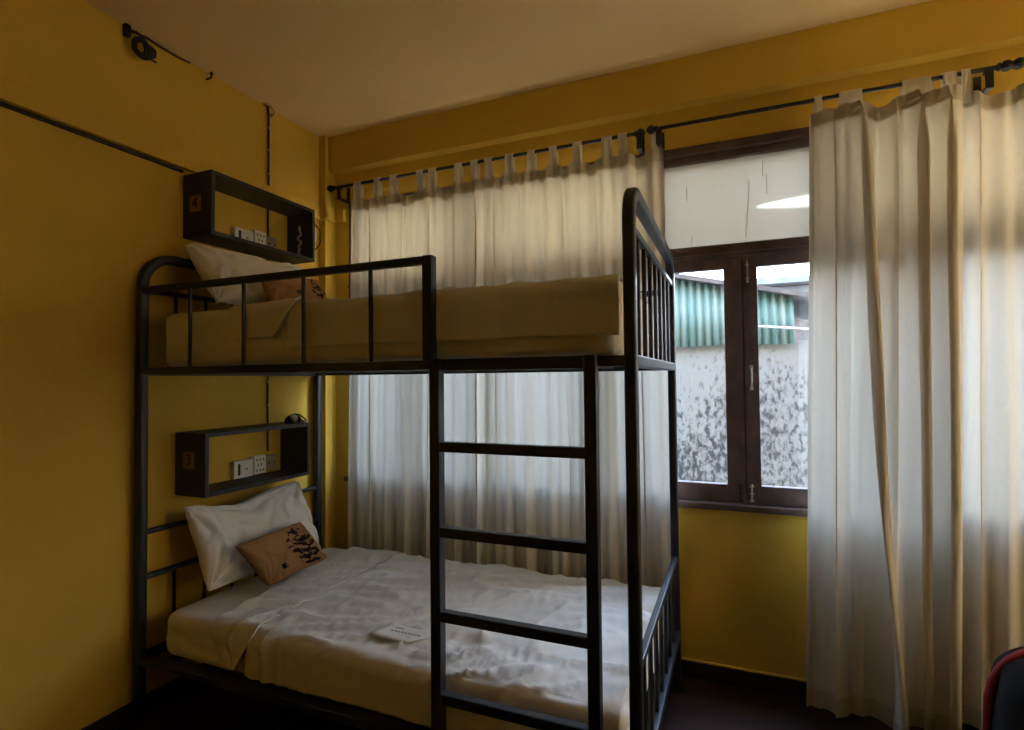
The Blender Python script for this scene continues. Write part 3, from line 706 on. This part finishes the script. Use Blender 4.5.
def electrics(zs, where):
    t = thing('light_switch', 'white switch box with one dark rocker, inside the shelf marked '+where+(' above the lower bunk' if where == '3' else ' near the ceiling'), 'switch', (0, -.605, zs))
    obj('housing', box((.001, -.662, zs-.043), (.030, -.552, zs+.043), .004), M['plastic'], t)
    obj('rocker', box((.029, -.642, zs-.028), (.0335, -.630, zs+.028), .0015), M['darkplastic'], t)
    obj('cover', box((.029, -.622, zs-.028), (.0325, -.562, zs+.026), .0015), M['plastic'], t)
    b = bmesh.new(); bx(b, (.0322, -.600, zs-.006), (.0328, -.584, zs+.004)); obj('print', b, M['ink'], t)
    t = thing('wall_socket', 'square white socket right of the switch, inside the shelf marked '+where+(' above the lower bunk' if where == '3' else ' near the ceiling'), 'socket', (0, -.505, zs+.008))
    obj('housing', box((.001, -.546, zs-.038), (.032, -.470, zs+.056), .004), M['plastic'], t)
    b = bmesh.new()
    for yy in (-.530, -.509, -.488):
        for zz in (-.022, .033):
            bx(b, (.0315, yy-.0035, zs+zz-.006), (.0325, yy+.0035, zs+zz+.006), .0)
    bx(b, (.0315, -.524, zs+.000), (.0325, -.518, zs+.014)); bx(b, (.0315, -.503, zs+.000), (.0325, -.497, zs+.014))
    obj('socket_holes', b, M['darkplastic'], t)
    t = thing('junction_box', 'dull beige junction box inside the shelf marked '+where+(' above the lower bunk' if where == '3' else ' near the ceiling'), 'junction box', (0, -.43, zs+.006))
    obj('housing', box((.001, -.462, zs-.034), (.024, -.392, zs+.046), .004), M['greyplastic'], t)
    for yy in (-.445, -.41):
        b = bmesh.new(); bmesh.ops.create_cone(b, cap_ends=True, segments=10, radius1=.005, radius2=.004, depth=.003, matrix=Matrix.Translation((.0255, yy, zs+.006)) @ Matrix.Rotation(math.pi/2, 4, 'Y'))
        obj('screw', b, M['cable'], t)
electrics(.932, '3'); electrics(2.088, '4')

# ------------------------------------------------------------------ cables and small fittings
cb = thing('wall_cable', 'dark cable in a painted conduit running down the left wall past both shelves', 'cable', (.01, -.45, 1.0))
yv = -.438
def wob(z): return .003*noise.noise(Vector((0, 1.5, z*9)))
obj('cable', sweep(bmesh.new(), [(.008, yv+wob(z*.05), z*.05) for z in range(57, 19, -1)] , circ(.0045, 8)), M['cable'], cb, True)
obj('conduit', sweep(bmesh.new(), [(.006, yv+.013, 2.80), (.006, yv+.013, 2.41)], rsq(.011, .010, .003, 2)), M['conduit'], cb)
for z in (2.72, 2.6, 2.47, 1.6, 1.48, 1.36, 1.24): obj('clip', box((0, yv-.009, z-.004), (.014, yv+.009, z+.004), .001), M['conduit'], cb)
b = bmesh.new()
sweep(b, [(.012, yv-.03, 2.835), (.035, yv-.045, 2.824), (.06, yv-.03, 2.815), (.055, yv+.0, 2.806), (.03, yv+.02, 2.80), (.008, yv+.013, 2.79)], circ(.008, 8))
obj('elbow', b, M['conduit'], cb, True)
# coil of old cable hung near the ceiling
cc = thing('cable_coil', 'tangled coil of black cable hung on a hook near the ceiling, top left', 'cable coil', (.03, -1.13, 2.75))
for k in range(5):
    b = bmesh.new(); r = .030+.005*(k % 3); cen = Vector((.030+.006*k, -1.132+.002*k, 2.758-.003*k)); ax = Vector((1, .25-.12*k, .15*(k-2))).normalized()
    q = Vector((0, 0, 1)).rotation_difference(ax)
    sweep(b, [cen+q @ Vector((r*math.cos(a*math.pi/14), r*(.9+.05*k)*math.sin(a*math.pi/14), .003*math.sin(a))) for a in range(28)], circ(.0055, 7), closed=True)
    obj('cable_loop', b, M['cable'] if k % 2 else M['iron'], cc, True)
b = bmesh.new(); bx(b, (.0, -1.182, 2.785), (.022, -1.160, 2.835), .004); sweep(b, [(.02, -1.18, 2.80), (.05, -1.16, 2.80), (.06, -1.14, 2.79), (.05, -1.12, 2.785)], circ(.006, 8))
obj('hook', b, M['cable'], cc)
b = bmesh.new(); sweep(b, [(.04, -1.155, 2.738), (.05, -1.13, 2.722), (.055, -1.10, 2.718), (.05, -1.075, 2.720)], circ(.005, 8)); obj('cable_tail', b, M['cable'], cc, True)
b = bmesh.new(); sweep(b, [(.02, -1.155, 2.815)]+[(.012+.004*math.sin(i), -1.12+i*.028, 2.822+.002*math.sin(i*1.7)) for i in range(9)], circ(.0045, 7)); obj('cable_run', b, M['cable'], cc, True)
hk = bmesh.new(); sweep(hk, [(0, -.80, 2.80), (.03, -.80, 2.80), (.034, -.80, 2.81), (.034, -.80, 2.818)], circ(.005, 8)); bmesh.ops.create_icosphere(hk, subdivisions=2, radius=.009, matrix=Matrix.Translation((.034, -.80, 2.82)))
tag(obj('wall_hook', hk, M['cable'], None, True), 'tiny dark hook under the ceiling between the cable coil and the conduit', 'hook')

# clip lamps: one lying on the lower shelf, one hung beside the upper shelf
def lamp_lower():
    t = thing('clip_lamp', 'small black clip lamp lying on top of the shelf marked 3', 'lamp', (.10, -.34, 1.143))
    cx, cy, cz = .10, -.352, 1.1435
    ax = Vector((.70, -.72, 0)).normalized(); tg = Vector((.72, .70, 0)).normalized()
    b = bmesh.new(); rings = []
    for k in range(9):
        a = math.pi/2*k/8; r = .044*math.cos(a)+.002
        rings.append([b.verts.new(Vector((cx, cy, cz))-ax*(.036*math.sin(a)-.010)+tg*(r*math.cos(q*math.pi/16))+Vector((0, 0, r*math.sin(q*math.pi/16)))) for q in range(17)])
    for A, B in zip(rings, rings[1:]):
        for q in range(16): b.faces.new((A[q], A[q+1], B[q+1], B[q]))
    solid(obj('lamp_shade', b, M['iron'], t, True), .005)
    b = bmesh.new(); bmesh.ops.create_uvsphere(b, u_segments=16, v_segments=10, radius=.022, matrix=Matrix.Translation((cx+.004, cy-.004, cz+.0225)))
    obj('bulb', b, M['greyplastic2'], t, True)
    b = bmesh.new(); sweep(b, [Vector((cx, cy, cz+.044))-ax*.01, Vector((cx, cy, cz+.042))+tg*.03, Vector((cx, cy, cz+.020))+tg*.056, Vector((cx, cy, cz+.006))+tg*.064], circ(.0045, 8)); obj('arm', b, M['iron'], t, True)
    b = bmesh.new(); bx(b, (.135, -.344, 1.1432), (.165, -.331, 1.156), .003); obj('clip', b, M['plastic'], t)
lamp_lower()
t = thing('clip_lamp', 'small ribbed white lamp hung on the right side of the shelf marked 4', 'lamp', (.10, -.25, 2.12))
b = bmesh.new(); rings = []
for dy, r in ((.0, .070), (.010, .074), (.018, .068), (.026, .072), (.034, .064), (.042, .066), (.048, .050)):
    rings.append([b.verts.new((.095+r*.9*math.cos(q*math.pi/12), -.279+dy, 2.170+r*1.1*math.sin(q*math.pi/12))) for q in range(24)])
for A, B in zip(rings, rings[1:]):
    for q in range(24): b.faces.new((A[q], A[(q+1) % 24], B[(q+1) % 24], B[q]))
b.faces.new(rings[0]); b.faces.new(rings[-1]); obj('lamp_shade', b, M['plastic'], t, True)
b = bmesh.new(); sweep(b, [(.095+.068*math.cos(q*math.pi/14), -.222+.006*math.sin(q), 2.168+.086*math.sin(q*math.pi/14)) for q in range(28)], circ(.0035, 7), closed=True); obj('rim', b, M['iron'], t, True)
t = tag(obj('hanging_cord', sweep(bmesh.new(), [(.10+.008*math.sin(z*1.3), -.311+.010*math.sin(z*2.1), 2.035+z*.0135) for z in range(14)], circ(.007, 7)), M['greyplastic'], None, True), 'short knotted grey cord hanging inside the right end of the shelf marked 4', 'cord')

# ------------------------------------------------------------------ bag
bag = thing('backpack', 'black backpack with red piping on the floor, bottom right against the curtain', 'backpack', (3.25, -.47, 0))
def sup(cx, cy, cz, sx, sy, sz, e, taper=.0, seed=0, nu=48, nv=24):
    bm = bmesh.new(); R = []
    for j in range(nv+1):
        ph = -math.pi/2+math.pi*j/nv; row = []
        for i in range(nu):
            th = 2*math.pi*i/nu
            f = lambda c, p: math.copysign(abs(c)**p, c)
            x = f(math.cos(ph), e)*f(math.cos(th), e); y = f(math.cos(ph), e)*f(math.sin(th), e); z = f(math.sin(ph), e)
            k = 1-taper*(z*.5+.5)
            q = Vector((x*2+seed, y*2, z*2)); dn = 1+.035*noise.noise(q*1.6)
            row.append(bm.verts.new((cx+sx*x*k*dn, cy+sy*y*k*dn, cz+sz*z*dn)))
        R.append(row)
    for a, c in zip(R, R[1:]):
        for i in range(nu): bm.faces.new((a[i], a[(i+1) % nu], c[(i+1) % nu], c[i]))
    bmesh.ops.remove_doubles(bm, verts=bm.verts, dist=1e-5)
    return bm
obj('bag_body', sup(3.27, -.44, .26, .275, .14, .255, .5, .12), M['bag'], bag, True)
obj('front_pocket', sup(3.27, -.575, .19, .245, .06, .185, .5, .08, 3), M['bag'], bag, True)
def arcpipe(cx, cy, z0, w, h, r, lean=0):
    pts = [(cx-w, cy, z0)]
    for i in range(17):
        a = math.pi*(1-i/16); pts.append((cx+w*.92*math.copysign(abs(math.cos(a))**.7, math.cos(a)), cy+lean*math.sin(a), z0+h*.45+h*.55*abs(math.sin(a))**.7))
    pts.append((cx+w, cy, z0)); return sweep(bmesh.new(), pts, circ(r, 8), up=Vector((0, 1, 0)))
obj('piping', arcpipe(3.27, -.430, .05, .289, .482, .012, .0), M['red'], bag, True)
obj('piping', arcpipe(3.27, -.622, .05, .236, .335, .013, .0), M['red'], bag, True)
b = sweep(bmesh.new(), [(3.22, -.44, .49), (3.22, -.44, .525), (3.245, -.44, .545), (3.295, -.44, .545), (3.32, -.44, .525), (3.32, -.44, .49)], rsq(.022, .008, .003, 2), up=Vector((0, 1, 0)))
obj('carry_handle', b, M['red'], bag)

# ------------------------------------------------------------------ outside
struct('ground_outside', box((-9, -20, -1.6), (14, 22, -1.5)), M['yard'])
nw = bmesh.new(); bx(nw, (-6, 2.5, -1.5), (11, 2.7, 1.665), .01); bx(nw, (-6, 2.46, .12), (11, 2.5, .2), .01)
tag(obj('boundary_wall', nw, M['mould']), 'mould-stained white outdoor wall seen through the uncovered window pane', 'wall')
sh = thing('shed', 'weathered turquoise corrugated metal shed above the mouldy wall outside', 'shed', (1, 3.3, 1.6))
b = bmesh.new(); NC = 900; xs0, xs1 = -4.0, 2.75
def ztp(x): return 2.275-.235*(x-1.776) if x > .9 else 2.48
prev = None
for i in range(NC+1):
    x = xs0+(xs1-xs0)*i/NC; y = 2.44+.014*math.cos((x)*2*math.pi/.066)
    zb_ = 1.640+.006*math.sin(x*9)
    cur = (b.verts.new((x, y, zb_)), b.verts.new((x, y+.015, ztp(x))))
    if prev: b.faces.new((prev[0], cur[0], cur[1], prev[1]))
    prev = cur
solid(obj('corrugated_sheet', b, M['teal'], sh, True), .002)
b = bmesh.new()
for (xa, xb_) in ((-4.1, .9), (.9, 3.3)):
    za, zb2 = ztp(xa+1e-4), 2.275-.235*(xb_-1.776) if xb_ > .9 else ztp(xb_)
    vs = [b.verts.new(p) for p in ((xa, 2.34, za-.02), (xb_, 2.34, zb2-.02), (xb_, 4.6, zb2+.06), (xa, 4.6, za+.06), (xa, 2.34, za+.018), (xb_, 2.34, zb2+.018), (xb_, 4.6, zb2+.10), (xa, 4.6, za+.10))]
    for f in ((0, 1, 2, 3), (4, 7, 6, 5), (0, 4, 5, 1), (1, 5, 6, 2), (2, 6, 7, 3), (3, 7, 4, 0)): b.faces.new([vs[k] for k in f])
obj('shed_roof', b, M['rust'], sh)
obj('end_wall', box((2.70, 2.72, 1.66), (2.76, 4.4, 2.04), .005), M['teal'], sh)
pp = sweep(bmesh.new(), [(2.28, 2.37, 1.803), (2.5, 2.37, 1.784), (2.87, 2.37, 1.745), (4.5, 2.37, 1.6)], circ(.011, 8))
tag(obj('outdoor_pipe', pp, M['whitepipe'], None, True), 'thin white pipe crossing in front of the turquoise corrugated sheet', 'pipe')
hs = thing('house', 'pale distant house with grey roof, seen above the shed through the right window pane', 'house', (4, 9, -1.5))
b = bmesh.new(); bx(b, (1.5, 8, -1.5), (9, 13, 2.95), .02); obj('house_wall', b, M['pale'], hs)
b = bmesh.new()
vs = [b.verts.new(p) for p in ((1.0, 7.4, 2.92), (9.5, 7.4, 2.92), (9.5, 10.5, 3.18), (1.0, 10.5, 3.18), (1.0, 7.4, 3.02), (9.5, 7.4, 3.02), (9.5, 10.5, 3.28), (1.0, 10.5, 3.28))]
for f in ((0, 1, 2, 3), (4, 7, 6, 5), (0, 4, 5, 1), (1, 5, 6, 2), (2, 6, 7, 3), (3, 7, 4, 0)): b.faces.new([vs[k] for k in f])
obj('house_roof', b, M['roof'], hs)
for xw in (2.6, 4.6, 6.6):
    f = obj('house_window', box((xw, 7.97, 1.5), (xw+1.0, 8.02, 2.5), .01), M['rust'], hs)

# ------------------------------------------------------------------ light
SKY = 18.0
w = bpy.data.worlds.new('World'); S.world = w; w.use_nodes = True
N = w.node_tree.nodes; L = w.node_tree.links; bg = N['Background']
tc = N.new('ShaderNodeTexCoord'); sp = N.new('ShaderNodeSeparateXYZ'); L.new(tc.outputs['Generated'], sp.inputs[0])
r = N.new('ShaderNodeValToRGB'); L.new(sp.outputs['Z'], r.inputs['Fac'])
r.color_ramp.elements[0].position = 0; r.color_ramp.elements[0].color = (.93, .95, 1.0, 1)
r.color_ramp.elements[1].position = .8; r.color_ramp.elements[1].color = (.46, .66, 1.0, 1)
L.new(r.outputs[0], bg.inputs['Color']); bg.inputs['Strength'].default_value = SKY
pl = bpy.data.lights.new('window_portal', 'AREA'); pl.shape = 'RECTANGLE'; pl.size = WX1-WX0; pl.size_y = WZ1-WZ0; pl.cycles.is_portal = True
po = bpy.data.objects.new('window_portal', pl); COL.objects.link(po); po.location = ((WX0+WX1)/2, .2, (WZ0+WZ1)/2); po.rotation_euler = (math.radians(-90), 0, 0)

pl2 = bpy.data.lights.new('fill_window_portal', 'AREA'); pl2.shape = 'RECTANGLE'; pl2.size = B1-B0; pl2.size_y = BZ1-BZ0; pl2.cycles.is_portal = True  # portal for sky light entering by the added fill window
po2 = bpy.data.objects.new('fill_window_portal', pl2); COL.objects.link(po2); po2.location = (RX+.16, (B0+B1)/2, (BZ0+BZ1)/2); po2.rotation_euler = (math.radians(90), 0, math.radians(90))
# ------------------------------------------------------------------ camera
C = dict(cx=2.2942, cy=-2.5964, cz=1.363, yaw=.391, pitch=.0265, roll=-.0099, f=542.2111)
cam = bpy.data.cameras.new('Camera'); co = bpy.data.objects.new('Camera', cam); COL.objects.link(co)
cam.sensor_width = 36; cam.lens = C['f']/1024*36; cam.clip_start = .05
cy_, sy_ = math.cos(C['yaw']), math.sin(C['yaw']); cp, s_p = math.cos(C['pitch']), math.sin(C['pitch']); cr, sr = math.cos(C['roll']), math.sin(C['roll'])
R0 = Vector((cy_, sy_, 0)); D0 = Vector((-sy_, cy_, 0)); U0 = Vector((0, 0, 1))
D1 = D0*cp+U0*s_p; U1 = -D0*s_p+U0*cp
R2 = R0*cr+U1*sr; U2 = -R0*sr+U1*cr
m = Matrix((R2, U2, -D1)).transposed().to_4x4(); m.translation = (C['cx'], C['cy'], C['cz']); co.matrix_world = m
S.camera = co
S.view_settings.view_transform = 'Standard'; S.view_settings.look = 'None'; S.view_settings.gamma = 1; S.view_settings.use_curve_mapping = False
S.view_settings.exposure = 0.25
